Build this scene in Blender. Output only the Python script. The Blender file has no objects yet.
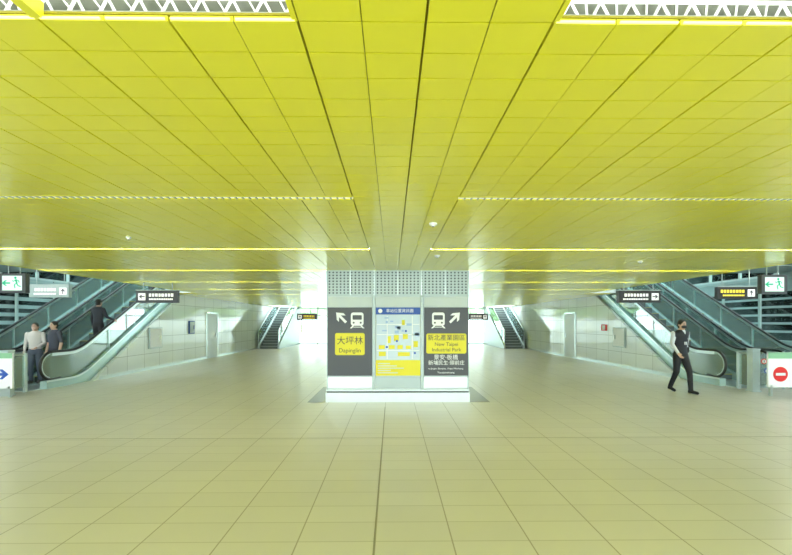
import bpy, math, random
import numpy as np
from mathutils import Vector, Matrix
random.seed(4)
scene = bpy.context.scene
scene.view_settings.view_transform = 'Standard'
scene.view_settings.exposure = 0.58
COL = scene.collection

# ------------------------------------------------------------------ materials
def mat(name, col, rough=0.5, metal=0.0, emit=None, es=0.0, alpha=None, coat=0.0, noise=0.0, nscale=3.0):
    m = bpy.data.materials.new(name); m.use_nodes = True
    nt = m.node_tree; b = nt.nodes['Principled BSDF']
    b.inputs['Base Color'].default_value = (*col, 1)
    b.inputs['Roughness'].default_value = rough
    b.inputs['Metallic'].default_value = metal
    if coat:
        b.inputs['Coat Weight'].default_value = coat; b.inputs['Coat Roughness'].default_value = 0.12
    if emit:
        b.inputs['Emission Color'].default_value = (*emit, 1)
        b.inputs['Emission Strength'].default_value = es
    if noise > 0:
        tc = nt.nodes.new('ShaderNodeNewGeometry')
        n = nt.nodes.new('ShaderNodeTexNoise'); n.inputs['Scale'].default_value = nscale
        n.inputs['Detail'].default_value = 4
        r = nt.nodes.new('ShaderNodeMapRange')
        r.inputs['To Min'].default_value = 1 - noise; r.inputs['To Max'].default_value = 1 + noise
        mx = nt.nodes.new('ShaderNodeVectorMath'); mx.operation = 'SCALE'
        mx.inputs[0].default_value = col
        nt.links.new(tc.outputs['Position'], n.inputs['Vector'])
        nt.links.new(n.outputs['Fac'], r.inputs['Value'])
        nt.links.new(r.outputs[0], mx.inputs['Scale'])
        nt.links.new(mx.outputs[0], b.inputs['Base Color'])
    return m

def glass(name, tint, refl=0.12, rough=0.02, body=None, bf=0.0):
    m = bpy.data.materials.new(name); m.use_nodes = True
    nt = m.node_tree; nt.nodes.clear()
    o = nt.nodes.new('ShaderNodeOutputMaterial')
    t = nt.nodes.new('ShaderNodeBsdfTransparent'); t.inputs[0].default_value = (*tint, 1)
    g = nt.nodes.new('ShaderNodeBsdfGlossy'); g.inputs['Roughness'].default_value = rough
    g.inputs['Color'].default_value = (0.9, 1, 0.98, 1)
    f = nt.nodes.new('ShaderNodeFresnel'); f.inputs[0].default_value = 1.5
    a = nt.nodes.new('ShaderNodeMath'); a.operation = 'ADD'; a.inputs[1].default_value = refl; a.use_clamp = True
    mx = nt.nodes.new('ShaderNodeMixShader')
    nt.links.new(f.outputs[0], a.inputs[0]); nt.links.new(a.outputs[0], mx.inputs[0])
    src = t
    if body:
        d = nt.nodes.new('ShaderNodeBsdfDiffuse'); d.inputs[0].default_value = (*body, 1)
        m2 = nt.nodes.new('ShaderNodeMixShader'); m2.inputs[0].default_value = bf
        nt.links.new(t.outputs[0], m2.inputs[1]); nt.links.new(d.outputs[0], m2.inputs[2]); src = m2
    nt.links.new(src.outputs[0], mx.inputs[1]); nt.links.new(g.outputs[0], mx.inputs[2])
    nt.links.new(mx.outputs[0], o.inputs[0])
    return m

def tile_mat(name, c1, c2, mortar, w, h, ms, axes, loc=(0, 0), rough=0.3, bump=0.15, coat=0.0, big=0.06, long=None):
    m = bpy.data.materials.new(name); m.use_nodes = True
    nt = m.node_tree; b = nt.nodes['Principled BSDF']; L = nt.links
    g = nt.nodes.new('ShaderNodeNewGeometry')
    s = nt.nodes.new('ShaderNodeSeparateXYZ'); c = nt.nodes.new('ShaderNodeCombineXYZ')
    L.new(g.outputs['Position'], s.inputs[0])
    for i, a in enumerate(axes):
        ad = nt.nodes.new('ShaderNodeMath'); ad.operation = 'ADD'; ad.inputs[1].default_value = loc[i]
        L.new(s.outputs['XYZ'.index(a)], ad.inputs[0]); L.new(ad.outputs[0], c.inputs[i])
    br = nt.nodes.new('ShaderNodeTexBrick'); br.offset = 0.0; br.squash = 1.0
    br.inputs['Scale'].default_value = 1.0
    br.inputs['Brick Width'].default_value = w; br.inputs['Row Height'].default_value = h
    br.inputs['Mortar Size'].default_value = ms; br.inputs['Mortar Smooth'].default_value = 0.1
    br.inputs['Color1'].default_value = (*c1, 1); br.inputs['Color2'].default_value = (*c2, 1)
    br.inputs['Mortar'].default_value = (*mortar, 1)
    L.new(c.outputs[0], br.inputs['Vector'])
    n = nt.nodes.new('ShaderNodeTexNoise'); n.inputs['Scale'].default_value = 0.8; n.inputs['Detail'].default_value = 5
    L.new(g.outputs['Position'], n.inputs['Vector'])
    r = nt.nodes.new('ShaderNodeMapRange'); r.inputs['To Min'].default_value = 1 - big; r.inputs['To Max'].default_value = 1 + big
    L.new(n.outputs['Fac'], r.inputs['Value'])
    vm = nt.nodes.new('ShaderNodeVectorMath'); vm.operation = 'SCALE'
    src = br.outputs['Color']
    if long:
        b2 = nt.nodes.new('ShaderNodeTexBrick'); b2.offset = 0.0; b2.squash = 1.0
        b2.inputs['Scale'].default_value = 1.0; b2.inputs['Brick Width'].default_value = w; b2.inputs['Row Height'].default_value = 500
        b2.inputs['Mortar Size'].default_value = ms; b2.inputs['Mortar Smooth'].default_value = 0.1
        for q in ('Color1', 'Color2'): b2.inputs[q].default_value = (1, 1, 1, 1)
        b2.inputs['Mortar'].default_value = (*long, 1)
        L.new(c.outputs[0], b2.inputs['Vector'])
        ml = nt.nodes.new('ShaderNodeVectorMath'); ml.operation = 'MULTIPLY'
        L.new(br.outputs['Color'], ml.inputs[0]); L.new(b2.outputs['Color'], ml.inputs[1]); src = ml.outputs[0]
    L.new(src, vm.inputs[0]); L.new(r.outputs[0], vm.inputs['Scale'])
    L.new(vm.outputs[0], b.inputs['Base Color'])
    b.inputs['Roughness'].default_value = rough
    if coat: b.inputs['Coat Weight'].default_value = coat
    bp = nt.nodes.new('ShaderNodeBump'); bp.inputs['Strength'].default_value = bump; bp.inputs['Distance'].default_value = 0.004
    inv = nt.nodes.new('ShaderNodeMath'); inv.operation = 'SUBTRACT'; inv.inputs[0].default_value = 1
    L.new(br.outputs['Fac'], inv.inputs[1]); L.new(inv.outputs[0], bp.inputs['Height'])
    L.new(bp.outputs[0], b.inputs['Normal'])
    return m

M = {}
M['floor'] = tile_mat('floor_tile', (0.61, 0.585, 0.51), (0.58, 0.555, 0.485), (0.45, 0.42, 0.34), 0.6, 0.3, 0.006, 'XY', (0.13 + 60, 0.1 + 40), rough=0.30, bump=0.2, long=(.72, .70, .64))
M['walltile'] = tile_mat('wall_tile_cream', (0.70, 0.76, 0.73), (0.65, 0.71, 0.68), (0.33, 0.37, 0.34), 0.9, 0.6, 0.008, 'YZ', (40, 0.02), rough=0.08, bump=0.2)
M['yellow'] = mat('ceiling_yellow', (0.80, 0.755, 0.03), 0.28, 0.0, coat=0.5, noise=0.04, nscale=1.2)
M['yellowdk'] = mat('ceiling_gap', (0.33, 0.28, 0.012), 0.7)
M['white'] = mat('white_paint', (0.85, 0.87, 0.85), 0.5)
M['wellwall'] = mat('well_wall', (0.36, 0.38, 0.32), 0.6)
M['offwhite'] = mat('offwhite_panel', (0.54, 0.61, 0.60), 0.35, 0.0, noise=0.04)
M['steel'] = mat('brushed_steel', (0.56, 0.64, 0.63), 0.28, 0.75, noise=0.06, nscale=6)
M['steelm'] = mat('matte_steel', (0.36, 0.43, 0.42), 0.4, 0.4, noise=0.05, nscale=5)
M['dark'] = mat('sign_charcoal', (0.05, 0.055, 0.065), 0.4)
M['black'] = mat('black_rubber', (0.012, 0.012, 0.013), 0.35)
M['step'] = mat('step_metal', (0.14, 0.165, 0.17), 0.45, 0.3)
M['greysoff'] = mat('grey_soffit', (0.20, 0.25, 0.26), 0.5, noise=0.08)
M['greywall'] = mat('grey_wall', (0.30, 0.39, 0.40), 0.4, noise=0.1)
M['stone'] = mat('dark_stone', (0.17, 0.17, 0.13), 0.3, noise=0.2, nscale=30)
M['signyel'] = mat('sign_yellow', (0.74, 0.66, 0.02), 0.5)
M['signwht'] = mat('sign_white', (0.85, 0.87, 0.87), 0.5)
M['signblue'] = mat('sign_blue', (0.02, 0.09, 0.42), 0.45)
M['ltblue'] = mat('map_pale_blue', (0.55, 0.66, 0.76), 0.45)
M['mapgrn'] = mat('map_green', (0.25, 0.5, 0.3), 0.45)
M['red'] = mat('sign_red', (0.7, 0.02, 0.02), 0.45)
M['green'] = mat('exit_green', (0.0, 0.38, 0.2), 0.5, emit=(0.0, 0.5, 0.28), es=0.2)
M['exitwht'] = mat('exit_panel', (0.7, 0.85, 0.8), 0.5, emit=(0.8, 1, 0.93), es=0.3)
M['litwht'] = mat('lit_lettering', (0.9, 0.9, 0.9), 0.5, emit=(1, 1, 1), es=0.3)
M['lityel'] = mat('lit_yellow', (0.9, 0.7, 0.05), 0.5, emit=(1, 0.8, 0.05), es=0.3)
M['lamp'] = mat('fluorescent', (1, 1, 0.9), 0.5, emit=(0.96, 1, 0.98), es=26)
M['slot'] = mat('slot_diffuser', (1, 1, 0.9), 0.5, emit=(0.96, 1.0, 0.94), es=30)
M['slotfar'] = mat('slot_diffuser_far', (1, 1, 0.9), 0.5, emit=(0.96, 1.0, 0.94), es=26)
M['slotdim'] = mat('slot_diffuser_dim', (0.8, 0.8, 0.75), 0.5, emit=(1, 1, 0.95), es=0.35)
M['edge'] = mat('edge_strip', (1, 0.95, 0.2), 0.5, emit=(1, 0.95, 0.3), es=1.0)
M['glasst'] = glass('balustrade_glass', (0.80, 0.95, 0.92), 0.16, body=(0.50, 0.72, 0.70), bf=0.32)
M['glassw'] = glass('window_glass', (0.92, 0.97, 0.96), 0.03)
M['frame'] = mat('window_frame', (0.5, 0.56, 0.56), 0.4, 0.3)
M['deck'] = mat('escalator_deck', (0.48, 0.66, 0.66), 0.25, 0.35)
M['ground'] = mat('outdoor_paving', (0.6, 0.62, 0.6), 0.8, noise=0.1)
M['yelline'] = mat('step_edge_yellow', (0.7, 0.6, 0.05), 0.5)

# ------------------------------------------------------------------ builder
class MB:
    def __init__(s): s.v = []; s.f = []; s.m = []
    def add(s, vs, fs, mi=0):
        o = len(s.v); s.v += [tuple(p) for p in vs]
        for f in fs: s.f.append(tuple(i + o for i in f)); s.m.append(mi)
    def box(s, x0, x1, y0, y1, z0, z1, mi=0):
        x0, x1 = min(x0, x1), max(x0, x1)
        vs = [(x0, y0, z0), (x1, y0, z0), (x1, y1, z0), (x0, y1, z0), (x0, y0, z1), (x1, y0, z1), (x1, y1, z1), (x0, y1, z1)]
        s.add(vs, [(0, 3, 2, 1), (4, 5, 6, 7), (0, 1, 5, 4), (1, 2, 6, 5), (2, 3, 7, 6), (3, 0, 4, 7)], mi)
    def prism(s, pts, a0, a1, axis, mi=0):
        n = len(pts)
        if axis == 'x': P = lambda p, a: (a, p[0], p[1])
        elif axis == 'y': P = lambda p, a: (p[0], a, p[1])
        else: P = lambda p, a: (p[0], p[1], a)
        vs = [P(p, a0) for p in pts] + [P(p, a1) for p in pts]
        fs = [tuple(range(n)), tuple(range(2 * n - 1, n - 1, -1))]
        fs += [(i, i + n, (i + 1) % n + n, (i + 1) % n) for i in range(n)]
        s.add(vs, fs, mi)
    def tube(s, pts, r, n=8, mi=0, closed=False):
        pts = [Vector(p) for p in pts]; N = len(pts)
        rs = r if isinstance(r, (list, tuple)) else [r] * N
        vs = []; up = None
        for i, p in enumerate(pts):
            a = pts[max(i - 1, 0)]; b = pts[min(i + 1, N - 1)]
            t = (b - a).normalized()
            if up is None:
                up = Vector((0, 0, 1)) if abs(t.z) < 0.9 else Vector((1, 0, 0))
            u = (up - t * up.dot(t)).normalized(); up = u
            w = t.cross(u)
            for k in range(n):
                th = 2 * math.pi * k / n
                vs.append(p + (u * math.cos(th) + w * math.sin(th)) * rs[i])
        fs = []
        for i in range(N - 1):
            for k in range(n):
                fs.append((i * n + k, i * n + (k + 1) % n, (i + 1) * n + (k + 1) % n, (i + 1) * n + k))
        fs.append(tuple(range(n - 1, -1, -1))); fs.append(tuple(range((N - 1) * n, N * n)))
        s.add(vs, fs, mi)
    def ell(s, c, r, mi=0, nu=16, nv=10):
        vs = [(c[0], c[1], c[2] - r[2])]
        for j in range(1, nv):
            ph = -math.pi / 2 + math.pi * j / nv
            for i in range(nu):
                th = 2 * math.pi * i / nu
                vs.append((c[0] + r[0] * math.cos(ph) * math.cos(th), c[1] + r[1] * math.cos(ph) * math.sin(th), c[2] + r[2] * math.sin(ph)))
        vs.append((c[0], c[1], c[2] + r[2])); fs = []
        for i in range(nu): fs.append((0, 1 + (i + 1) % nu, 1 + i))
        for j in range(nv - 2):
            for i in range(nu):
                a = 1 + j * nu + i; b = 1 + j * nu + (i + 1) % nu
                fs.append((a, b, b + nu, a + nu))
        top = len(vs) - 1; o = 1 + (nv - 2) * nu
        for i in range(nu): fs.append((o + i, o + (i + 1) % nu, top))
        s.add(vs, fs, mi)
    def band(s, ys, lo, hi, x0, x1, mi=0):
        n = len(ys); vs = []
        for y in ys:
            vs += [(x0, y, lo(y)), (x1, y, lo(y)), (x1, y, hi(y)), (x0, y, hi(y))]
        fs = [(0, 1, 2, 3), tuple(4 * (n - 1) + k for k in (3, 2, 1, 0))]
        for i in range(n - 1):
            for k in range(4):
                a = 4 * i + k; b = 4 * i + (k + 1) % 4
                fs.append((a, a + 4, b + 4, b))
        s.add(vs, fs, mi)
    def build(s, name, mats, parent=None, smooth=False, normals=True):
        me = bpy.data.meshes.new(name); me.from_pydata(s.v, [], s.f)
        for m in mats: me.materials.append(M[m] if isinstance(m, str) else m)
        me.polygons.foreach_set('material_index', s.m)
        if smooth: me.polygons.foreach_set('use_smooth', [True] * len(s.f))
        me.update()
        if normals:
            import bmesh
            bm = bmesh.new(); bm.from_mesh(me); bmesh.ops.recalc_face_normals(bm, faces=bm.faces); bm.to_mesh(me); bm.free()
        ob = bpy.data.objects.new(name, me); COL.objects.link(ob)
        if parent: par(ob, parent)
        return ob

def par(ob, p):
    ob.parent = p
    ob.matrix_parent_inverse = Matrix.Translation(p.location).inverted()
def empty(name, loc):
    e = bpy.data.objects.new(name, None); e.location = loc; e.empty_display_size = 0.2
    COL.objects.link(e); return e
def text(body, x, y, z, width, m, parent, name='lettering', height=None, rotz=0):
    """centred text facing -Y, fitted to width"""
    cu = bpy.data.curves.new(name, 'FONT'); cu.body = body; cu.size = 0.2
    cu.align_x = 'CENTER'; cu.align_y = 'CENTER'; cu.extrude = 0.0015
    cu.materials.append(M[m])
    ob = bpy.data.objects.new(name, cu); COL.objects.link(ob)
    bpy.context.view_layer.update()
    w = max(ob.dimensions.x, 1e-3); h = max(ob.dimensions.y, 1e-3)
    k = width / w
    ky = height / h if height else k
    ob.scale = (k, ky, 1)
    ob.rotation_euler = (math.radians(90), 0, rotz); ob.location = (x, y, z)
    par(ob, parent)
    return ob

# ------------------------------------------------------------------ layout constants
CH = 2.8; YF = 31.0; YB = -4.5; XW = 8.6; XO = 12.6
S30 = math.tan(math.radians(30))

# floor
b = MB(); b.box(-XO, XO, YB, YF + 0.1, -0.2, 0.0); b.build('floor', ['floor'])
b = MB(); b.box(-0.142, -0.128, YB, 8.0, 0.0, 0.002)
b.box(-XO + .1, XO - .1, 5.86, 5.872, 0.0, 0.002)
b.build('trim_1', [mat('joint_bronze', (0.26, 0.24, 0.18), 0.5)])
b = MB(); b.box(-60, 60, YF + 0.1, 90, -0.3, -0.02); b.box(-60, 60, -60, YB - 0.01, -0.3, -0.02)
b.box(-60, -XO - .3, YB - 0.01, YF + .1, -0.3, -0.02); b.box(XO + .3, 60, YB - 0.01, YF + .1, -0.3, -0.02)
b.build('outdoor_ground', ['ground'])

# ------------------------------------------------------------------ ceiling
PX = 0.235; X0 = 0.125
rows = []; slots = []
y = 0.9
while y > YB: rows.append((y - 0.17, y)); y -= 0.17
y = 1.467
for i in range(12): rows.append((y, y + .17)); y += .17
while y < YF - 0.2:
    slots.append((y, y + 0.11)); y += 0.11
    for i in range(14):
        if y + .17 < YF: rows.append((y, y + .17)); y += .17
STX = [(-8.45, -7.1), (7.1, 8.45)]   # stair wells
SY = 25.4
b = MB()
def panel(x0, x1, y0, y1, tilt):
    z = CH; h = 0.02
    t = random.uniform(-1, 1) * 0.0012
    b.add([(x0, y0, z + t), (x1, y0, z - t), (x1, y1, z - t), (x0, y1, z + t),
           (x0, y0, z + h), (x1, y0, z + h), (x1, y1, z + h), (x0, y1, z + h)],
          [(0, 1, 2, 3), (0, 4, 5, 1), (1, 5, 6, 2), (2, 6, 7, 3), (3, 7, 4, 0)], 0)
def instair(xa, xb, ya, yb):
    return ya > SY + 1 and any(xb > s[0] and xa < s[1] for s in STX)
def kx(k): return X0 + PX * k
def gaps(k): return (0.005, 0.002) if k % 2 == 0 else (0.002, 0.005)
for (ya, yb) in rows:
    r = range(-32, 31) if ya < 15.5 else range(-37, 36)
    for k in r:
        x0 = kx(k); x1 = kx(k + 1)
        gl, gr = gaps(k)
        if instair(x0, x1, ya, yb): continue
        panel(max(x0 + gl, -XW), min(x1 - gr, XW), ya + 0.003, yb - 0.003, 0)
for (ya, yb) in slots + [(0.9, 1.467)]:
    for k in range(-2, 2):
        gl, gr = gaps(k)
        if ya == 0.9:
            for q in range(3): panel(kx(k) + gl, kx(k + 1) - gr, ya + q * .189 + 0.003, ya + (q + 1) * .189 - 0.003, 0)
        else: panel(kx(k) + gl, kx(k + 1) - gr, ya + 0.003, yb - 0.003, 0)
# backing (index 1)
def back(x0, x1, y0, y1): b.box(x0, x1, y0, y1, CH + 0.022, CH + 0.03, 1)
back(-7.42, 7.44, YB, 0.9); back(kx(-2), kx(2), 0.9, 1.467); back(-7.42, 7.44, 1.467, 15.5); back(-XW, XW, 15.5, SY + 1)
back(-XW, STX[0][0], SY + 1, YF); back(STX[0][1], STX[1][0], SY + 1, YF); back(STX[1][1], XW, SY + 1, YF)
ceiling = b.build('ceiling', ['yellow', 'yellowdk'], normals=False)
b = MB()
b.box(-7.46, -7.40, YB, 15.5, CH - 0.005, 3.3, 0); b.box(7.415, 7.475, YB, 15.5, CH - 0.005, 3.3, 0)
for k in list(range(-6, -32, -4)) + list(range(6, 31, 4)):
    b.box(kx(k) - 0.02, kx(k) + 0.02, 0.9, 1.467, CH, CH + 0.06, 0)
b.box(kx(-2) - 0.02, kx(-2), 0.9, 1.467, CH, CH + 0.2, 0); b.box(kx(2), kx(2) + 0.02, 0.9, 1.467, CH, CH + 0.2, 0)
b.build('trim_2', ['yellow'])

# slot lights
e = empty('ceiling_slot_light', (0, 6, CH))
b = MB()
for i, (ya, yb) in enumerate(slots):
    mi = 1 if i == 0 else (0 if i == 1 else 4)
    for (xa, xb) in ((-7.38, kx(-2)), (kx(2), 7.40)):
        if ya > SY + 1: xa = max(xa, -7.0); xb = min(xb, 7.0)
        g = 0.022 if i == 0 else (0.038 if i == 1 else .047)
        b.box(xa, xb, ya + g, yb - g, CH + 0.008, CH + 0.014, mi)
        b.box(xa, xb, ya, ya + g, CH - 0.002, CH + 0.02, 2); b.box(xa, xb, yb - g, yb, CH - 0.002, CH + 0.02, 2)
        if i < 2:
            x = xa + 0.05
            while x < xb - 0.02:
                b.box(x, x + 0.012, ya + g, yb - g, CH - 0.002, CH + 0.008, 2 if i else 3); x += 0.06 if i == 0 else 0.47
b.build('diffuser_strip', ['slot', 'slotdim', 'yellow', 'steelm', 'slotfar'], e)

# light well with truss
e = empty('light_well_truss', (0, 1.8, 3.1))
b = MB()
b.box(-7.39, 7.41, 0.86, 0.9, CH + .034, 3.6, 0); b.box(-7.39, 7.41, 2.8, 2.84, CH + .04, 3.6, 0)
b.box(-7.39, 7.41, 0.86, 2.84, 3.6, 3.64, 0); b.box(-7.39, 7.41, 1.47, 2.8, CH + .032, CH + .036, 0)
b.box(-7.39, -7.36, 0.9, 2.8, CH + .04, 3.6, 0); b.box(7.38, 7.41, 0.9, 2.8, CH + .04, 3.6, 0)
b.build('well_casing', ['wellwall'], e)
b = MB()
for (yy, za, zb, off) in ((1.95, 3.13, 3.27, 0), (2.35, 3.38, 3.5, 0.08)):
    for z in (za, zb): b.tube([(-7.3, yy, z), (7.3, yy, z)], 0.009, 6, 0)
    b.tube([(-7.3, yy + .12, za + .03), (7.3, yy + .12, za + .03)], 0.008, 6, 0)
    x = -7.3 + off; up = True; pts = []
    while x < 7.3:
        pts.append((x, yy, za if up else zb)); up = not up; x += 0.075
    for i in range(len(pts) - 1): b.tube([pts[i], pts[i + 1]], 0.007, 5, 0)
    x = -7.3
    while x < 7.2:
        b.tube([(x, yy, zb), (x + 0.075, yy + .12, za + .03)], 0.005, 4, 0); x += 0.15
b.build('truss_bars', ['white'], e)
b = MB()
for yy, zz in ((1.15, 3.5), (1.75, 2.95)):
    x = -7.2
    while x < 7:
        b.tube([(x, yy, zz), (x + 1.15, yy, zz)], 0.016, 8, 0)
        x += 1.2
b.build('fluorescent_tubes', ['lamp'], e)
e = empty('ceiling_edge_light', (0, 1.46, CH)); b = MB()
for k in list(range(-2, -32, -1)) + list(range(3, 32)):
    x0, x1 = kx(k - 1) + .01, kx(k) - .01
    if abs(x0) > 7.3 or abs(x1) > 7.3: continue
    b.box(x0, x1, 1.459, 1.466, CH - 0.001, CH + 0.006, 0)  # yellow emissive strip segments along the far edge of the opening
b.build('yellow_strip', ['edge'], e)

# ceiling detectors
def detector(name, x, y, r=0.045):
    b = MB(); b.tube([(x, y, CH + .003), (x, y, CH - .018)], r, 20, 0); b.ell((x, y, CH - .018), (r * .7, r * .7, .02), 0)
    b.tube([(x, y, CH - .034), (x, y, CH - .042)], r * .25, 10, 1)
    b.build(name, ['white', 'dark'])
detector('smoke_detector', 0.46, 4.45); detector('smoke_detector.001', 0.75, 6.6)
detector('smoke_detector.002', -3.4, 5.2, .03); detector('smoke_detector.003', 4.5, 7.2, .04)

# ------------------------------------------------------------------ side aisles, walls
for s, nm in ((-1, 'left'), (1, 'right')):
    off = -0.35 if s < 0 else 0.0
    Ys = 11.7 + off
    b = MB()
    ytop = Ys + 0.25 + CH / S30
    b.prism([(Ys + 0.25, 0), (YF, 0), (YF, CH + .02), (ytop, CH + .02)], s * XW, s * (XW + 0.10), 'x', 0)
    b.build('wall_inner_' + nm, ['walltile'])
    b = MB(); b.box(s * XW, s * (XW - 0.015), Ys + 0.5, YF, 0, 0.1, 0); b.build('baseboard_' + nm, ['steel'])
    b = MB(); b.box(s * 7.5, s * 7.6, 13, 15.5, CH + 0.04, 6.8, 0); b.box(s * (XW), s * (XW + .12), 15.5, YF, CH + 0.03, 6.8, 0)
    b.box(s * 7.5, s * (XW + .1), 15.45, 15.55, CH + .04, 6.8, 0)
    b.build('wall_upper_' + nm, ['white'])
    # unseen roof, glazed to bring added daylight onto the escalators
    b = MB(); yy = 12.6
    while yy < YF: b.box(s * 7.5, s * XO, yy, yy + .12, 6.75, 6.95, 0); yy += 1.9
    for xx in (7.5, 9.1, 10.8, XO - .1): b.box(s * xx, s * (xx + .1), 12.6, YF, 6.78, 6.92, 0)
    b.box(s * 7.5, s * XO, 12.6, YF, 6.93, 6.94, 1)
    b.build('roof_' + nm, ['white', 'glassw'])
    b = MB(); b.box(s * 7.48, s * XO, YB, 13.0, 3.3, 3.36, 0); b.box(s * 7.6, s * XO, 12.9, 13.0, 3.3, 6.8, 1)
    for i in range(13): b.box(s * 7.48, s * XO, YB + 1.3 * i, YB + 1.3 * i + 0.05, 3.27, 3.3, 1)
    b.tube([(s * 8.6, YB, 3.15), (s * 8.6, 12.8, 3.15)], 0.05, 10, 1); b.tube([(s * 9.0, YB, 3.18), (s * 9.0, 12.8, 3.18)], 0.03, 10, 1)
    for q in range(6):
        b.box(s * 9.6, s * 11.2, -3 + 2.6 * q, -3 + 2.6 * q + .12, 3.255, 3.29, 2)
    b.build('ceiling_aisle_' + nm, ['greysoff', 'steelm', 'slot'])
    # outer wall: cladding low, ribbon window, glazing in the upper hall
    b = MB(); b.box(s * XO, s * (XO + .15), YB, YF, 0, 1.1, 0); b.box(s * XO, s * (XO + .15), YB, YF, 2.7, 3.2, 0)
    for zz in (0.5, 1.06, 2.7, 3.1): b.box(s * XO, s * (XO - 0.03), YB, YF, zz, zz + 0.04, 1)
    yy = YB
    while yy < YF: b.box(s * XO, s * (XO - 0.05), yy, yy + 0.08, 0, 3.2, 1); yy += 1.5
    zz = 1.35
    while zz < 2.7: b.box(s * (XO + .03), s * (XO + .1), YB, YF, zz, zz + (0.12 if s < 0 else .07), 0); zz += 0.27
    b.box(s * XO, s * (XO + .15), YB, 12.9, 3.2, 3.4, 0)
    b.box(s * XO, s * (XO + .15), 12.9, YF, 6.3, 6.8, 2)
    b.build('wall_' + nm, ['greywall', 'steelm', 'white'])
    b = MB(); yy = 13.0
    while yy < YF: b.box(s * XO, s * (XO + .08), yy, yy + 0.07, 3.2, 6.3, 0); yy += 1.35
    for zz in (3.2, 4.7, 6.22): b.box(s * XO, s * (XO + .08), 13, YF, zz, zz + 0.07, 0)
    b.box(s * (XO + .03), s * (XO + .04), 13, YF, 3.2, 6.3, 1); b.box(s * (XO + .12), s * (XO + .13), YB, YF, 1.1, 2.7, 1)
    b.build('window_%d' % (1 if s < 0 else 2), ['frame', 'glassw'])

# end wall glazing
b = MB()
x = -XW
while x <= XW + 0.01: b.box(x - .03, x + .03, YF, YF + .1, 0, CH, 0); x += XW / 6
for zz in (0.0, 2.15, CH - .08): b.box(-XW, XW, YF, YF + .1, zz, zz + 0.06, 0)
b.box(-XW, XW, YF + .04, YF + .05, 0, CH, 1)
b.build('window_3', ['frame', 'glassw'])
b = MB()
for s in (-1, 1): b.box(s * XW, s * XO, YF, YF + .12, 0, 6.8, 0)
b.box(-XW, XW, YF, YF + .12, CH, 3.4, 0)
b.build('wall_far', ['offwhite'])
b = MB()
rr = random.Random(2)
for i in range(16):
    x = -24 + i * 3.1 + rr.uniform(-.5, .5); y = 68 + rr.uniform(-2, 2)
    b.tube([(x, y, -.05), (x, y, 3)], [.16, .09], 8, 1)
    for q in range(7): b.ell((x + rr.uniform(-1, 1), y + rr.uniform(-1, 1), 3.5 + rr.uniform(-.8, 1.2)), (rr.uniform(.8, 1.2),) * 2 + (rr.uniform(.6, 1),), 0, 10, 7)
b.build('tree_row', [mat('foliage', (0.35, 0.5, 0.28), 0.8, noise=0.3, nscale=5), mat('bark', (0.15, 0.11, 0.07), 0.9)])

# ------------------------------------------------------------------ far staircases
for i, (xa, xb) in enumerate(STX):
    nm = 'staircase' if i == 0 else 'staircase.001'
    e = empty(nm, ((xa + xb) / 2, SY, 0))
    b = MB(); n = 17
    for k in range(n):
        b.box(xa + .12, xb - .12, SY + k * .28, SY + (k + 1) * .28 if k < n - 1 else YF - .02, k * .165 if k else 0, (k + 1) * .165, 0)
        b.box(xa + .12, xb - .12, SY - .01 + k * .28, SY + .015 + k * .28, (k + 1) * .165 - .03, (k + 1) * .165 + .003, 1)
    b.build('treads', ['step', 'steelm'], e)
    b = MB()
    for x in (xa, xb - .12):
        b.prism([(SY - .1, 0), (YF - .02, 0), (YF - .02, 2.85), (SY + 4.7, 2.85), (SY - .1, .22)], x, x + .12, 'x', 0)
    b.build('stringers', ['steelm'], e)
    b = MB()
    for x in (xa + .05, xb - .07):
        b.prism([(SY - .05, .22), (SY + 3.7, 2.3), (SY + 3.7, 2.76), (SY + 2.8, 2.72), (SY - .05, 1.15)], x, x + .015, 'x', 0)
    b.build('glass_panel', ['glasst'], e)
    b = MB()
    for x in (xa + .06, xb - .06):
        b.tube([(x, SY - .2, .9), (x, SY - .1, 1.15), (x, SY + 2.85, 2.75)], .025, 8, 0)
        b.tube([(x, SY - .1, 0), (x, SY - .1, 1.15)], .025, 8, 0)
    b.build('handrail', ['steel'], e)

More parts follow.
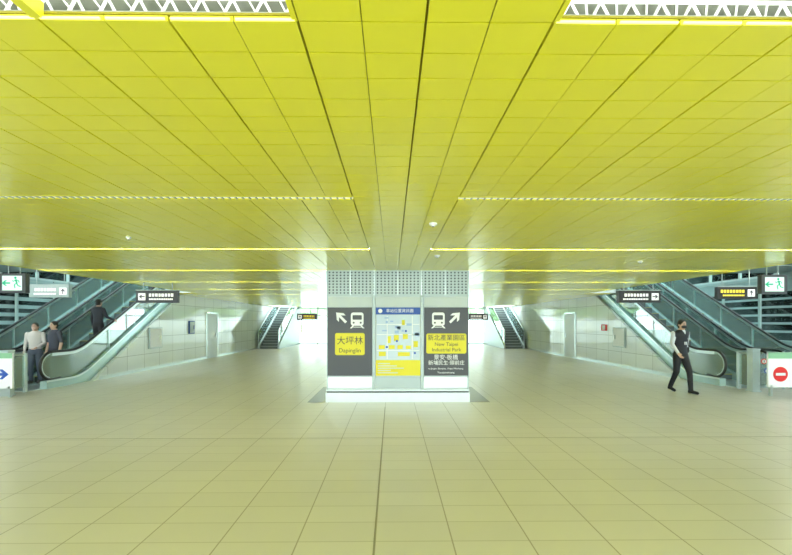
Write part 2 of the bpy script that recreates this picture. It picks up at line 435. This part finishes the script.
# ------------------------------------------------------------------ escalators
def escalator(nm, s, xi, xo, Y0, Ys):
    e = empty(nm, (s * (xi + xo) / 2, Ys, 0))
    YT = Ys + 4.6 / S30; YE = YT + 1.3
    def zl(y):
        if y < Ys - 0.35: return 0.0
        if y < Ys + 0.35: t = (y - Ys + 0.35); return S30 * t * t / 1.4
        if y < YT: return (y - Ys) * S30
        return (YT - Ys) * S30
    ys = [Y0 + .35] + [Ys - .35 + .1 * i for i in range(8)] + [Ys + 1, Ys + 3, Ys + 5, YT, YE]
    b = MB()
    for (a, c) in ((xi, xi + .17), (xo - .17, xo)):   # decks
        b.band([Y0 + .1] + ys[1:], lambda y: max(0.0, zl(y) - 0.28), lambda y: zl(y) + 0.2, s * a, s * c, 0)
    for a in (xi - .012, xo):
        b.band([Y0 + .1] + ys[1:], lambda y: zl(y) + 0.17, lambda y: zl(y) + 0.215, s * a, s * (a + .012), 1)
    b.build('deck_cladding', ['deck', 'steel'], e)
    b = MB(); y2 = [y for y in ys if y > Ys + .3]
    b.band([Ys + .8] + y2[1:], lambda y: max(0.0, zl(y) - 0.45), lambda y: zl(y) - 0.25, s * (xi + .13), s * (xo - .13), 0)
    b.build('truss', ['steelm'], e)
    b = MB(); y = Ys - 0.1
    xa, xb = s * (xi + .17), s * (xo - .17)
    b.box(xa, xb, Y0 - 0.25, Ys - 0.45, 0, 0.012, 1)
    b.box(xa, xb, Ys - 0.45, Ys + .0, 0, 0.02, 2)
    while y < YT:
        z = zl(y + .4)
        b.box(xa, xb, y, y + 0.42, max(z - 0.3, 0.001), z, 0)
        b.box(xa, xb, y - .003, y + 0.03, z - .006, z + .004, 3)
        y += 0.4
    b.box(xa, xb, YT, YE, 4.4, 4.6, 1)
    b.build('steps', ['step', 'steel', 'steelm', 'yelline'], e)
    H = 0.93; R = 0.36
    for gi, xc in enumerate((xi + .085, xo - .085)):
        b = MB(); n = 12; pts = []
        cy = Y0 + R; cz = H - R
        for k in range(n + 1):
            a = -math.pi / 2 - math.pi * k / n
            pts.append((cy + (R - .02) * math.cos(a), max(cz + (R - .02) * math.sin(a), .2)))
        b.prism(pts + [(cy, .2)], s * (xc - .006), s * (xc + .006), 'x', 0)
        b.band([cy] + ys[1:], lambda y: zl(y) + .2, lambda y: zl(y) + H - .02, s * (xc - .006), s * (xc + .006), 0)
        b.build('glass_balustrade_%d' % (gi + 1), ['glasst'], e)
        b = MB(); path = [(s * xc, cy + .25, .24)]
        for k in range(n + 1):
            a = -math.pi / 2 - math.pi * k / n
            path.append((s * xc, cy + R * math.cos(a), cz + R * math.sin(a)))
        for y in ys[1:]: path.append((s * xc, y, zl(y) + H))
        b.tube(path, 0.034, 10, 0)
        b.build('handrail_%d' % (gi + 1), ['black'], e, smooth=True)
        b = MB()
        b.band([cy] + ys[1:], lambda y: zl(y) + H - .11, lambda y: zl(y) + H - .035, s * (xc - .022), s * (xc + .022), 0)
        p3 = path[2:n + 1]
        b.tube([(p[0], cy + (p[1] - cy) * .86, cz + (p[2] - cz) * .86) for p in p3], 0.018, 6, 0)
        yy = Ys + 1.2
        while yy < YT:
            b.box(s * (xc - .01), s * (xc + .01), yy, yy + .012, zl(yy) + .2, zl(yy) + H - .05, 0); yy += 1.25
        b.build('rail_channel_%d' % (gi + 1), ['steel'], e)
    return e
escalator('escalator', 1, 8.72, 10.12, 10.45, 11.7)
escalator('escalator.001', 1, 10.42, 11.82, 10.45, 11.7)
escalator('escalator.002', -1, 8.72, 10.12, 10.1, 11.35)
escalator('escalator.003', -1, 10.42, 11.82, 10.1, 11.35)

def barrier(nm, s, x, y0, y1):
    e = empty(nm, (s * x, y0, 0))
    b = MB()
    b.box(s * (x - .09), s * (x + .09), y0, y0 + .16, 0, 1.02, 0)
    b.box(s * (x - .10), s * (x + .10), y0 - .01, y0 + .17, 1.02, 1.05, 0)
    b.box(s * (x - .11), s * (x + .11), y0 - .02, y0 + .18, 0, .03, 0)
    b.box(s * (x - .03), s * (x + .03), y1, y1 + .06, 0, .95, 0)
    b.tube([(s * x, y0 + .1, .92), (s * x, y1 + .03, .92)], .025, 8, 0)
    b.build('posts', ['steel'], e)
    b = MB(); b.box(s * (x - .006), s * (x + .006), y0 + .16, y1, .12, .88, 0); b.build('glass_panel', ['glasst'], e)
barrier('escalator_barrier', 1, 8.88, 9.65, 10.12)
barrier('escalator_barrier.001', -1, 8.88, 9.25, 9.75)
barrier('escalator_barrier.002', 1, 10.27, 9.65, 10.12)
barrier('escalator_barrier.003', -1, 10.27, 9.25, 9.75)

def sticker_stand(nm, s, x, y):
    e = empty(nm, (s * x, y, 0)); b = MB()
    w = .33
    b.box(s * x - w, s * x + w, y, y + .03, .12, .9, 0)
    b.box(s * x - w - .02, s * x - w, y - .01, y + .04, 0, .95, 1); b.box(s * x + w, s * x + w + .02, y - .01, y + .04, 0, .95, 1)
    for k, (cx, cz, mi) in enumerate(((-.18, .7, 2), (.02, .7, 3), (.2, .7, 2), (-.1, .46, 4), (.12, .46, 2))):
        pts = [(s * x + cx + .07 * math.cos(a * math.pi / 8), cz + .07 * math.sin(a * math.pi / 8)) for a in range(16)]
        b.prism(pts, y - .004, y, 'y', mi)
        pts = [(s * x + cx + .048 * math.cos(a * math.pi / 8), cz + .048 * math.sin(a * math.pi / 8)) for a in range(16)]
        b.prism(pts, y - .006, y - .003, 'y', 5)
        b.box(s * x + cx - .012, s * x + cx + .012, y - .008, y - .005, cz - .03, cz + .03, 6)
    b.build('panel', ['glasst', 'steel', 'red', 'signyel', 'signblue', 'signwht', 'black'], e)
sticker_stand('escalator_safety_panel', 1, 9.62, 10.05)
sticker_stand('escalator_safety_panel.001', -1, 9.62, 9.7)

def arrow_pts(cx, cz, L, ang):
    base = [(-.5, -.09), (.12, -.09), (-.12, -.33), (.1, -.33), (.5, 0), (.1, .33), (-.12, .33), (.12, .09), (-.5, .09)]
    c, s_ = math.cos(ang), math.sin(ang)
    return [(cx + L * (p[0] * c - p[1] * s_), cz + L * (p[0] * s_ + p[1] * c)) for p in base]
y = 9.1
e = empty('standing_sign', (-9.0, y, 0)); b = MB()
x = -8.85
b.box(x - .5, x + .3, y, y + .04, .2, 1.0, 0); b.box(x - .45, x - .4, y, y + .05, 0, .25, 1); b.box(x + .2, x + .25, y, y + .05, 0, .25, 1)
b.box(x - .5, x + .3, y - .003, y, .88, 1.0, 2)
b.prism(arrow_pts(x + .05, .52, .34, 0), y - .006, y, 'y', 3)
b.build('board', ['signwht', 'steel', 'mapgrn', 'signblue'], e)
e = empty('standing_sign.001', (9.0, y, 0)); b = MB(); x = 8.95
b.box(x - .3, x + .5, y, y + .04, .2, 1.0, 0); b.box(x - .25, x - .2, y, y + .05, 0, .25, 1); b.box(x + .4, x + .45, y, y + .05, 0, .25, 1)
b.box(x - .3, x + .5, y - .003, y, .86, 1.0, 2)
b.prism([(x - .02 + .17 * math.cos(a * math.pi / 16), .5 + .17 * math.sin(a * math.pi / 16)) for a in range(32)], y - .006, y, 'y', 3)
b.box(x - .13, x + .09, y - .01, y - .005, .47, .53, 0)
b.build('board', ['signwht', 'steel', 'mapgrn', 'red'], e)

# ------------------------------------------------------------------ hanging signs
def running_man(b, cx, cz, h, y, mi, flip=1):
    b.prism([(cx + flip * .06 * h + .09 * h * math.cos(a * math.pi / 6), cz + .4 * h + .09 * h * math.sin(a * math.pi / 6)) for a in range(12)], y - .004, y, 'y', mi)
    for pts, w in (([(.04, .28), (-.04, 0)], .1), ([(.03, .25), (.22, .12), (.3, .2)], .045), ([(.03, .25), (-.15, .2), (-.22, .05)], .045),
                   ([(-.04, .0), (.14, -.12), (.1, -.38)], .06), ([(-.04, 0), (-.12, -.2), (-.34, -.26)], .06)):
        for i in range(len(pts) - 1):
            p, q = pts[i], pts[i + 1]; dx, dz = q[0] - p[0], q[1] - p[1]; l = math.hypot(dx, dz); nx, nz = -dz / l * w * .6, dx / l * w * .6
            poly = [(p[0] + nx, p[1] + nz), (q[0] + nx, q[1] + nz), (q[0] - nx, q[1] - nz), (p[0] - nx, p[1] - nz)]
            b.prism([(cx + flip * a * h, cz + c * h) for a, c in poly], y - .004, y, 'y', mi)
def exit_sign(nm, x, y, z, ztop, side):
    e = empty(nm, (x, y, z)); b = MB()
    w, h = .2, .15
    b.box(x - w - .07, x + w + .07, y, y + .1, z - h - .05, z + h + .05, 0)
    b.box(x - w, x + w, y - .004, y, z - h, z + h, 1)
    running_man(b, x - side * .07 + (.02), z, .27, y - .005, 2, side)
    b.prism(arrow_pts(x + side * .12, z, .17, 0 if side > 0 else math.pi), y - .009, y - .005, 'y', 2)
    for q in (-.12, .12): b.tube([(x + q, y + .05, z + h), (x + q, y + .05, ztop)], .01, 8, 3)
    b.build('housing', ['dark', 'exitwht', 'green', 'steelm'], e)
exit_sign('exit_sign', 8.02, 8.3, 2.49, 3.3, -1)
exit_sign('exit_sign.001', -7.8, 8.3, 2.5, 3.3, -1)
def dir_sign(nm, x, y, z, w, ztop, side, yel=False, body='dark', ang=135):
    e = empty(nm, (x, y, z)); b = MB(); h = .17
    b.box(x - w / 2, x + w / 2, y, y + .12, z - h, z + h, 0)
    b.box(x - w / 2 - .015, x + w / 2 + .015, y - .01, y + .13, z + h, z + h + .025, 3)
    ax = x + side * (w / 2 - .16)
    b.box(ax - .1, ax + .1, y - .004, y, z - .1, z + .1, 1)
    b.prism(arrow_pts(ax, z, .16, math.radians(ang)), y - .008, y - .003, 'y', 4)
    rr = random.Random(7)
    tx = ax - side * .2
    for (zz, hh) in ((z + .045, .085), (z - .07, .045)):
        q = 0.0
        while q < w - .5:
            ww = hh * rr.uniform(.6, 1.0)
            a = tx - side * q
            b.box(min(a, a - side * ww), max(a, a - side * ww), y - .004, y, zz - hh / 2, zz + hh / 2, 2)
            q += ww + hh * .3
    for q in (-w * .35, w * .35): b.tube([(x + q, y + .06, z + h), (x + q, y + .06, ztop)], .012, 8, 3)
    b.build('housing', [body, 'litwht', 'lityel' if yel else 'litwht', 'steelm', 'dark'], e)
dir_sign('direction_sign', 7.05, 11.3, 2.42, 1.2, CH, 1, False, 'black', 0)
dir_sign('direction_sign.001', 9.85, 11.3, 2.53, 1.12, 3.3, 1, True, 'black', 90)
dir_sign('direction_sign.002', -6.6, 11.3, 2.41, 1.15, CH, -1, False, 'dark', 180)
dir_sign('direction_sign.003', -9.6, 11.3, 2.56, 1.1, 3.3, 1, False, 'steelm', 90)
for i, (x, y) in enumerate(((-4.65, 22), (4.75, 22))):
    dir_sign('overhead_sign' + ('' if i == 0 else '.%03d' % i), x, y, 1.98, 1.1, CH, 1 if x > 0 else -1, i % 2 == 0, 'black', 90)

# ------------------------------------------------------------------ central pillar with information panels
YP = 8.5; SC = 400 / 8.5
def px(x): return (x - 392) / SC
def pz(y): return 1.7 - (y - 322) / SC
pil = empty('information_pillar', (0.13, 9.25, 0))
XL, XR = px(327), px(469)
b = MB()
b.box(XL + .02, XR - .02, YP + .02, YP + 1.5, 0.0, CH, 0)
b.box(XL - .02, XR + .02, YP - .03, YP + 1.53, 0, .20, 1); b.box(XL, XR, YP - .01, YP + 1.51, .20, .235, 2)
b.box(XL - .01, XR + .01, YP - .02, YP + 1.52, .235, .265, 1)
for (a, c) in ((327, 372.5), (376, 420.5), (424, 469)):
    b.box(px(a), px(c), YP - .005, YP + .02, pz(388), pz(377), 1 if a != 376 else 3)
    b.box(px(a), px(c), YP - .005, YP + .02, pz(307), pz(296), 0)
for a in (374.2, 422.2): b.box(px(a) - .03, px(a) + .03, YP - .02, YP + .02, .265, pz(296), 3)
b.box(XL - .005, XR + .005, YP - .02, YP + 1.5, pz(296.6), pz(295.2), 3)
for xx in (XL, XR - .03): b.box(xx, xx + .03, YP - .012, YP + .02, .265, CH, 3)
b.build('column_cladding', ['offwhite', 'steel', 'dark', 'steelm'], pil)
b = MB(); b.box(XL + .01, XR - .01, YP, YP + .02, pz(295), CH - .002, 0)
nx = 38; nz = 8
for i in range(nx):
    for j in range(nz):
        cx = XL + .06 + (XR - XL - .12) * i / (nx - 1); cz = pz(293) + (CH - .05 - pz(293)) * j / (nz - 1)
        r = .019
        b.add([(cx + r * math.cos(a * math.pi / 4), YP - .0015, cz + r * math.sin(a * math.pi / 4)) for a in range(8)], [tuple(range(8))], 1)
for i in range(7):
    xx = XL + (XR - XL) * i / 6; b.box(xx - .008, xx + .008, YP - .01, YP, pz(295), CH - .002, 2)
b.build('perforated_screen', ['steelm', 'dark', 'steel'], pil, normals=False)
ys = YP - .02
def rbox(b, x0, x1, z0, z1, r, y0, y1, mi):
    pts = []
    for (cx, cz, a0) in ((x1 - r, z1 - r, 0), (x0 + r, z1 - r, 90), (x0 + r, z0 + r, 180), (x1 - r, z0 + r, 270)):
        for k in range(5):
            a = math.radians(a0 + k * 22.5); pts.append((cx + r * math.cos(a), cz + r * math.sin(a)))
    b.prism(pts, y0, y1, 'y', mi)
def train(b, cx, cz, h, y, mi, dk):
    w = h * .42
    rbox(b, cx - w, cx + w, cz - h * .38, cz + h * .5, h * .16, y - .004, y, mi)
    rbox(b, cx - w * .72, cx + w * .72, cz + h * .02, cz + h * .32, h * .05, y - .006, y - .003, dk)
    for q in (-1, 1):
        rbox(b, cx + q * w * .55 - h * .06, cx + q * w * .55 + h * .06, cz - h * .24, cz - h * .12, h * .05, y - .006, y - .003, dk)
        b.prism([(cx + q * w * .5, cz - h * .38), (cx + q * w * .75, cz - h * .38), (cx + q * w * 1.15, cz - h * .55), (cx + q * w * .85, cz - h * .55)], y - .004, y, 'y', mi)
    b.box(cx - w * .8, cx + w * .8, y - .004, y, cz - h * .49, cz - h * .45, mi)
b = MB()
b.box(px(328), px(372), ys, YP + .01, pz(375.5), pz(307.5), 0)
b.prism(arrow_pts(px(341.5), pz(317.5), .30, math.radians(135)), ys - .004, ys, 'y', 1)
train(b, px(357.5), pz(320), .32, ys, 1, 0)
rbox(b, px(335.5), px(365), pz(355), pz(333), .04, ys - .005, ys, 2)
b.build('sign_panel_left', ['dark', 'signwht', 'signyel'], pil)
text('大坪林', px(350.2), ys - .007, pz(341), px(363) - px(337.5), 'black', pil)
text('Dapinglin', px(350.2), ys - .007, pz(350.5), px(361) - px(339.5), 'black', pil)
b = MB()
b.box(px(424.5), px(468.5), ys, YP + .01, pz(375.5), pz(307.5), 0)
b.prism(arrow_pts(px(455), pz(317.5), .30, math.radians(45)), ys - .004, ys, 'y', 1)
train(b, px(438.5), pz(320), .32, ys, 1, 0)
rbox(b, px(426.5), px(466.5), pz(353.5), pz(333.5), .04, ys - .005, ys, 2)
b.build('sign_panel_right', ['dark', 'signwht', 'signyel'], pil)
text('新北產業園區', px(446.5), ys - .007, pz(338), px(465) - px(428), 'black', pil)
text('New Taipei', px(446.5), ys - .007, pz(344.3), px(458) - px(435), 'black', pil)
text('Industrial Park', px(446.5), ys - .007, pz(349.8), px(461) - px(432), 'black', pil)
text('景安‧板橋', px(446), ys - .004, pz(357.5), px(458) - px(434), 'signwht', pil)
text('新埔民生‧頭前庄', px(446.5), ys - .004, pz(363), px(465) - px(429), 'signwht', pil)
text('to Jingan, Banqiao, Xinpu Minsheng,', px(446), ys - .004, pz(368.5), px(464) - px(429), 'signwht', pil, height=.045)
text('Touqianzhuang', px(446), ys - .004, pz(372.5), px(454) - px(437), 'signwht', pil, height=.045)
# map panel
b = MB()
b.box(px(376), px(420.5), ys, YP + .01, pz(376), pz(307.5), 0)
b.box(px(376), px(420.5), ys - .003, ys, pz(314.5), pz(307.5), 1)
b.box(px(376), px(420.5), ys - .003, ys, pz(375.5), pz(360), 2)
b.box(px(376.8), px(419.8), ys - .003, ys, pz(359.6), pz(315), 3)
rr = random.Random(11)
for (a, c, t, u) in ((379, 385, 345, 349), (379, 386, 351.5, 356), (388, 391, 336, 343), (389, 395, 345, 349), (394, 399, 335, 341), (397.5, 403, 345, 349),
                     (398, 410, 352, 356), (403, 408, 334, 339), (406, 411, 345.5, 349), (413.5, 418, 341, 347), (402, 405, 320, 325)):
    b.box(px(a), px(c), ys - .006, ys - .003, pz(u), pz(t), 2)
for i in range(12):
    cx = 379 + rr.uniform(0, 36); cy = 317 + rr.uniform(0, 16); w = rr.uniform(2, 6); h = rr.uniform(1.2, 4)
    b.box(px(cx), px(min(cx + w, 419.5)), ys - .0055, ys - .003, pz(cy + h), pz(cy), 6)
for (cx, cy) in ((386, 346), (405, 330), (414, 352), (396, 340)):
    b.box(px(cx), px(cx + 2), ys - .0075, ys - .003, pz(cy + 2), pz(cy), 1)
for yy in (324, 334.2, 350): b.box(px(377), px(419.5), ys - .005, ys - .003, pz(yy + .7), pz(yy), 4)
for xx in (387, 412): b.box(px(xx), px(xx + .8), ys - .005, ys - .003, pz(359), pz(316), 4)
for k in range(5): b.box(px(378), px(390 + (k * 7) % 20), ys - .005, ys - .003, pz(363 + k * 2.3 + .9), pz(363 + k * 2.3), 0)
b.prism([(px(380.5) + .045 * math.cos(a * math.pi / 8), pz(311) + .045 * math.sin(a * math.pi / 8)) for a in range(16)], ys - .006, ys - .003, 'y', 4)
b.build('map_panel', ['offwhite', 'signblue', 'signyel', 'ltblue', 'signwht', 'mapgrn', mat('map_blue_mid', (.33, .48, .72), .5)], pil)
text('車站位置資訊圖', px(400), ys - .006, pz(311), px(413) - px(386), 'signwht', pil)
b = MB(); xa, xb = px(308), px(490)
b.box(xa, XL - .021, YP - .03, YP + 1.95, 0, .004, 0); b.box(XR + .021, xb, YP - .03, YP + 1.95, 0, .004, 0)  # darker strips of floor around the sides and back of the pillar
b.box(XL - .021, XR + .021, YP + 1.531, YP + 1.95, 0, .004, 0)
b.build('dark_apron', ['stone'], pil)

# wall fittings
def cabinet(nm, s, y, z0, z1, w, m1, m2):
    b = MB(); X = s * (XW - .001)
    b.box(X, X - s * .05, y, y + w, z0, z1, 0); b.box(X - s * .05, X - s * .056, y + .04, y + w - .04, z0 + .04, z1 - .04, 1)
    b.box(X - s * .056, X - s * .075, y + w * .75, y + w * .8, (z0 + z1) / 2 - .08, (z0 + z1) / 2 + .08, 0)
    b.build(nm, [m1, m2])
cabinet('fire_hose_cabinet', 1, 14.6, .75, 1.5, .8, 'steelm', 'signwht')
cabinet('fire_hose_cabinet.001', -1, 14.2, .75, 1.5, .8, 'steelm', 'signwht')
cabinet('wall_notice', 1, 15.9, 1.35, 1.6, .35, 'red', 'signwht')
cabinet('wall_notice.001', -1, 17.0, 1.2, 1.75, .45, 'signblue', 'ltblue')
for s, i in ((-1, 1), (1, 2)):
    b = MB(); X = s * (XW - .001)
    b.box(X, X - s * .03, 18.6, 18.66, 0, 2.15, 0); b.box(X, X - s * .03, 19.8, 19.86, 0, 2.15, 0); b.box(X, X - s * .03, 18.6, 19.86, 2.1, 2.16, 0)
    b.box(X, X - s * .02, 18.66, 19.8, 0.01, 2.1, 1); b.box(X - s * .02, X - s * .05, 19.6, 19.64, .95, 1.15, 0)
    b.build('door_%d' % i, ['steel', 'offwhite'])

# ------------------------------------------------------------------ people
def person(nm, loc, heading, J, cols, height=1.7, mask=False, vest=False, voxel=0.010):
    k = height / 1.7
    pm = [mat(nm + '_' + n, c, 0.7) for n, c in cols.items()]
    names = list(cols.keys()); ix = {n: i for i, n in enumerate(names)}
    caps = []; ells = []
    def cap(lbl, p, q, r0, r1): caps.append((lbl, Vector(p), Vector(q), r0, r1))
    def el(lbl, c, r): ells.append((lbl, Vector(c), r))
    for sd in ('L', 'R'):
        sh, elb, wr = J['sh' + sd], J['el' + sd], J['wr' + sd]
        cap('shirt', sh, elb, .056, .043); cap('sleeve', elb, wr, .042, .031)
        hp, kn, an = J['hip' + sd], J['kn' + sd], J['an' + sd]
        cap('trousers', hp, kn, .092, .064); cap('trousers', kn, (an[0], an[1], an[2] + .01), .062, .048)
        an = Vector(an)
        td = Vector(J.get('toe' + sd, (an.x * 1.15, an.y - .16, an.z - .045)))
        cap('shoes', (an.x, an.y + .02, an.z - .03), td, .042, .034)
        cap('shoes', (an.x, an.y + .035, an.z - .045), (an.x, an.y, an.z), .034, .036)
    hd = Vector(J['head'])
    cap('skin', (0, .01 + J['lean'] * .5, 1.44), (hd.x, hd.y + .02, hd.z - .06), .05, .047)
    el('skin', hd, (.073, .09, .113)); el('skin', hd + Vector((0, -.028, -.06)), (.052, .06, .055))
    el('skin', hd + Vector((0, -.094, -.012)), (.012, .018, .022))
    for q in (-1, 1): el('skin', hd + Vector((q * .074, .005, -.008)), (.01, .017, .028))
    el('hair', hd + Vector((0, .014, .026)), (.082, .092, .1)); el('hair', hd + Vector((0, .03, -.02)), (.076, .075, .08))
    sec = [(.82, .12, .095), (.90, .158, .12), (.98, .148, .112), (1.08, .142, .105), (1.2, .158, .115), (1.32, .178, .122), (1.39, .172, .11), (1.44, .12, .085), (1.475, .065, .06)]
    b = MB()
    n = 24; vs = []
    for (z, rx, ry) in sec:
        oy = J['lean'] * (z - .9) / .6
        for i in range(n):
            th = 2 * math.pi * i / n; vs.append((rx * math.cos(th), oy + ry * math.sin(th), z))
    fs = [tuple(range(n - 1, -1, -1)), tuple(range((len(sec) - 1) * n, len(sec) * n))]
    for j in range(len(sec) - 1):
        for i in range(n): fs.append((j * n + i, j * n + (i + 1) % n, (j + 1) * n + (i + 1) % n, (j + 1) * n + i))
    b.add(vs, fs)
    for (l, p, q, r0, r1) in caps:
        b.tube([p, p.lerp(q, .5), q], [r0, (r0 + r1) / 2, r1], 16); b.ell(p, (r0,) * 3); b.ell(q, (r1,) * 3)
    for (l, c, r) in ells: b.ell(c, r, 0, 20, 14)
    for sd in ('L', 'R'):
        wr = Vector(J['wr' + sd]); d = (wr - Vector(J['el' + sd])).normalized(); caps.append(('skin', wr + d * .01, wr + d * .085, .026, .026))
        b.tube([wr - d * .01, wr + d * .04, wr + d * .085], [.024, .032, .028], 12); b.ell(wr + d * .085, (.026,) * 3)
    tmp = b.build(nm + '_tmp', [pm[0]])
    md = tmp.modifiers.new('r', 'REMESH'); md.mode = 'VOXEL'; md.voxel_size = voxel
    ms = tmp.modifiers.new('s', 'SMOOTH'); ms.factor = .6; ms.iterations = 3
    dg = bpy.context.evaluated_depsgraph_get(); ev = tmp.evaluated_get(dg)
    me = bpy.data.meshes.new_from_object(ev); bpy.data.objects.remove(tmp)
    C = np.array([p.center for p in me.polygons])
    best = np.full(len(C), 1e9); lab = np.zeros(len(C), int)
    def upd(d, l, ):
        m_ = d < best; best[m_] = d[m_]; lab[m_] = ix[l]
    for (l, p, q, r0, r1) in caps:
        p_, q_ = np.array(p), np.array(q); dd = q_ - p_; t = np.clip(((C - p_) @ dd) / max(dd @ dd, 1e-9), 0, 1)
        d = np.linalg.norm(C - p_ - t[:, None] * dd, axis=1) - (r0 + t * (r1 - r0)); upd(d, l if l in ix else 'shirt')
    for (l, c, r) in ells:
        q = (C - np.array(c)) / np.array(r); d = (np.linalg.norm(q, axis=1) - 1) * min(r); upd(d, l)
    zs = np.array([s_[0] for s_ in sec]); rx = np.interp(C[:, 2], zs, [s_[1] for s_ in sec]); ry = np.interp(C[:, 2], zs, [s_[2] for s_ in sec])
    oy = J['lean'] * (C[:, 2] - .9) / .6
    d = (np.sqrt((C[:, 0] / rx) ** 2 + ((C[:, 1] - oy) / ry) ** 2) - 1) * .1
    d[(C[:, 2] > 1.465) | (C[:, 2] < .8)] = 1e8
    tl = np.where(C[:, 2] < .97, ix['trousers'], ix['vest'] if vest else ix['shirt'])
    m_ = d < best; lab[m_] = tl[m_]
    if vest:
        m3 = (lab == ix['shirt']) & (np.abs(C[:, 0]) < .195) & (C[:, 2] > 1.3); lab[m3] = ix['vest']
        m2 = (lab == ix['vest']) & (C[:, 1] < oy - .03) & (C[:, 2] > 1.36) & (np.abs(C[:, 0]) < (C[:, 2] - 1.35) * .4); lab[m2] = ix['shirt']
    me.materials.clear()
    for m_ in pm: me.materials.append(m_)
    me.polygons.foreach_set('material_index', lab.astype(np.int32)); me.polygons.foreach_set('use_smooth', [True] * len(me.polygons))
    root = empty(nm, loc)
    body = bpy.data.objects.new('body', me); COL.objects.link(body)
    b = MB()
    sk = names.index('skin')
    for sd, q in (('L', 1), ('R', -1)):
        wr = Vector(J['wr' + sd]); d = (wr - Vector(J['el' + sd])).normalized()
        fwd = Vector((0, -1, 0)); fwd = (fwd - d * fwd.dot(d)).normalized(); inn = d.cross(fwd) * 1
        if inn.x * q > 0: inn = -inn
        for i, (o, l) in enumerate(((.024, .072), (.008, .08), (-.008, .074), (-.023, .058))):
            p0 = wr + d * .075 + fwd * o
            p1 = p0 + d * l * .45 + inn * .004; p2 = p1 + d * l * .32 + inn * .018; p3 = p2 + d * l * .18 + inn * .022
            b.tube([p0, p1, p2, p3], [.0095, .009, .008, .0055], 8, sk)
        p0 = wr + d * .03 + fwd * .022
        b.tube([p0, p0 + d * .03 + fwd * .022, p0 + d * .055 + fwd * .028 + inn * .01], [.012, .0105, .007], 8, sk)
    hx = ix['hair']
    for q in (-1, 1):
        b.ell(hd + Vector((q * .029, -.081, .006)), (.012, .008, .006), hx, 10, 6)
        b.ell(hd + Vector((q * .03, -.083, .027)), (.017, .006, .004), hx, 10, 6)
    if mask: b.ell(hd + Vector((0, -.052, -.048)), (.060, .062, .046), ix['mask'])
    else: b.ell(hd + Vector((0, -.087, -.058)), (.022, .006, .005), ix['lips'])
    if vest:
        b.box(-.03, .03, -.135 + J['lean'] * .5, -.125 + J['lean'] * .5, 1.12, 1.19, ix['badge'])
        b.box(.06, .12, -.125 + J['lean'] * .8, -.112 + J['lean'] * .8, 1.25, 1.27, ix['badge'])
        b.box(.145, .185, -.05, .01, .93, 1.06, ix['shoes'])
    det = b.build('hands_and_face', pm, smooth=True)
    for o in (body, det):
        o.parent = root
    root.rotation_euler = (0, 0, heading); root.scale = (k, k, k)
    return root
def J0():
    return dict(shL=(.178, .0, 1.385), shR=(-.178, .0, 1.385), elL=(.225, .02, 1.12), elR=(-.225, .02, 1.12), wrL=(.235, -.04, .88), wrR=(-.235, -.04, .88),
                hipL=(.085, 0, .88), hipR=(-.085, 0, .88), knL=(.095, -.02, .48), knR=(-.095, -.02, .48), anL=(.1, .01, .085), anR=(-.1, .01, .085),
                head=(0, -.02, 1.587), lean=0.0)
skin = (.6, .40, .30)
J = J0(); J.update(knL=(.09, -.15, .49), anL=(.085, -.19, .085), knR=(-.09, .02, .48), anR=(-.08, .20, .12), toeR=(-.085, .08, .04),
                   elL=(.235, .09, 1.13), wrL=(.24, .07, .89), elR=(-.24, -.02, 1.13), wrR=(-.225, -.17, .94), lean=-.02, head=(0, -.045, 1.585))
person('security_guard', (6.98, 9.6, -.004), math.radians(8), J,
       dict(skin=skin, shirt=(.62, .66, .7), sleeve=(.62, .66, .7), vest=(.014, .016, .024), trousers=(.010, .011, .016), shoes=(.01, .01, .01), hair=(.012, .01, .01), mask=(.03, .03, .035), badge=(.5, .52, .55)), 1.76, True, True, .009)
J = J0(); J.update(elR=(-.25, -.05, 1.14), wrR=(-.30, -.25, 1.05))
person('escalator_rider', (-9.1, 12.5, .715), math.radians(170), J,
       dict(skin=skin, shirt=(.03, .032, .045), sleeve=(.03, .032, .045), trousers=(.02, .02, .025), shoes=(.02, .02, .02), hair=(.015, .012, .01), lips=(.4, .15, .13)), 1.7)
J = J0(); J.update(elL=(.22, -.03, 1.13), wrL=(.12, -.2, 1.02))
person('passenger', (-9.8, 11.1, .02), math.radians(20), J,
       dict(skin=skin, shirt=(.55, .52, .50), sleeve=(.55, .52, .50), trousers=(.10, .12, .17), shoes=(.1, .1, .1), hair=(.02, .015, .01), lips=(.4, .15, .13)), 1.66)
J = J0()
person('passenger.001', (-9.32, 11.15, .02), math.radians(-15), J,
       dict(skin=skin, shirt=(.04, .045, .07), sleeve=skin, trousers=(.03, .03, .05), shoes=(.03, .03, .03), hair=(.02, .015, .01), lips=(.4, .15, .13)), 1.7)

# ------------------------------------------------------------------ world + camera
w = bpy.data.worlds.new('World'); scene.world = w; w.use_nodes = True
bg = w.node_tree.nodes['Background']; bg.inputs[0].default_value = (0.87, 0.99, 1.0, 1); bg.inputs[1].default_value = 5.4
cam = bpy.data.cameras.new('camera'); co = bpy.data.objects.new('camera', cam); COL.objects.link(co)
co.location = (0, 0, 1.7); co.rotation_euler = (math.radians(90), 0, math.radians(-0.6))
cam.sensor_width = 36; cam.lens = 36 * 400 / 792; cam.shift_y = 44.5 / 792; cam.clip_end = 300; cam.clip_start = 0.05
scene.camera = co
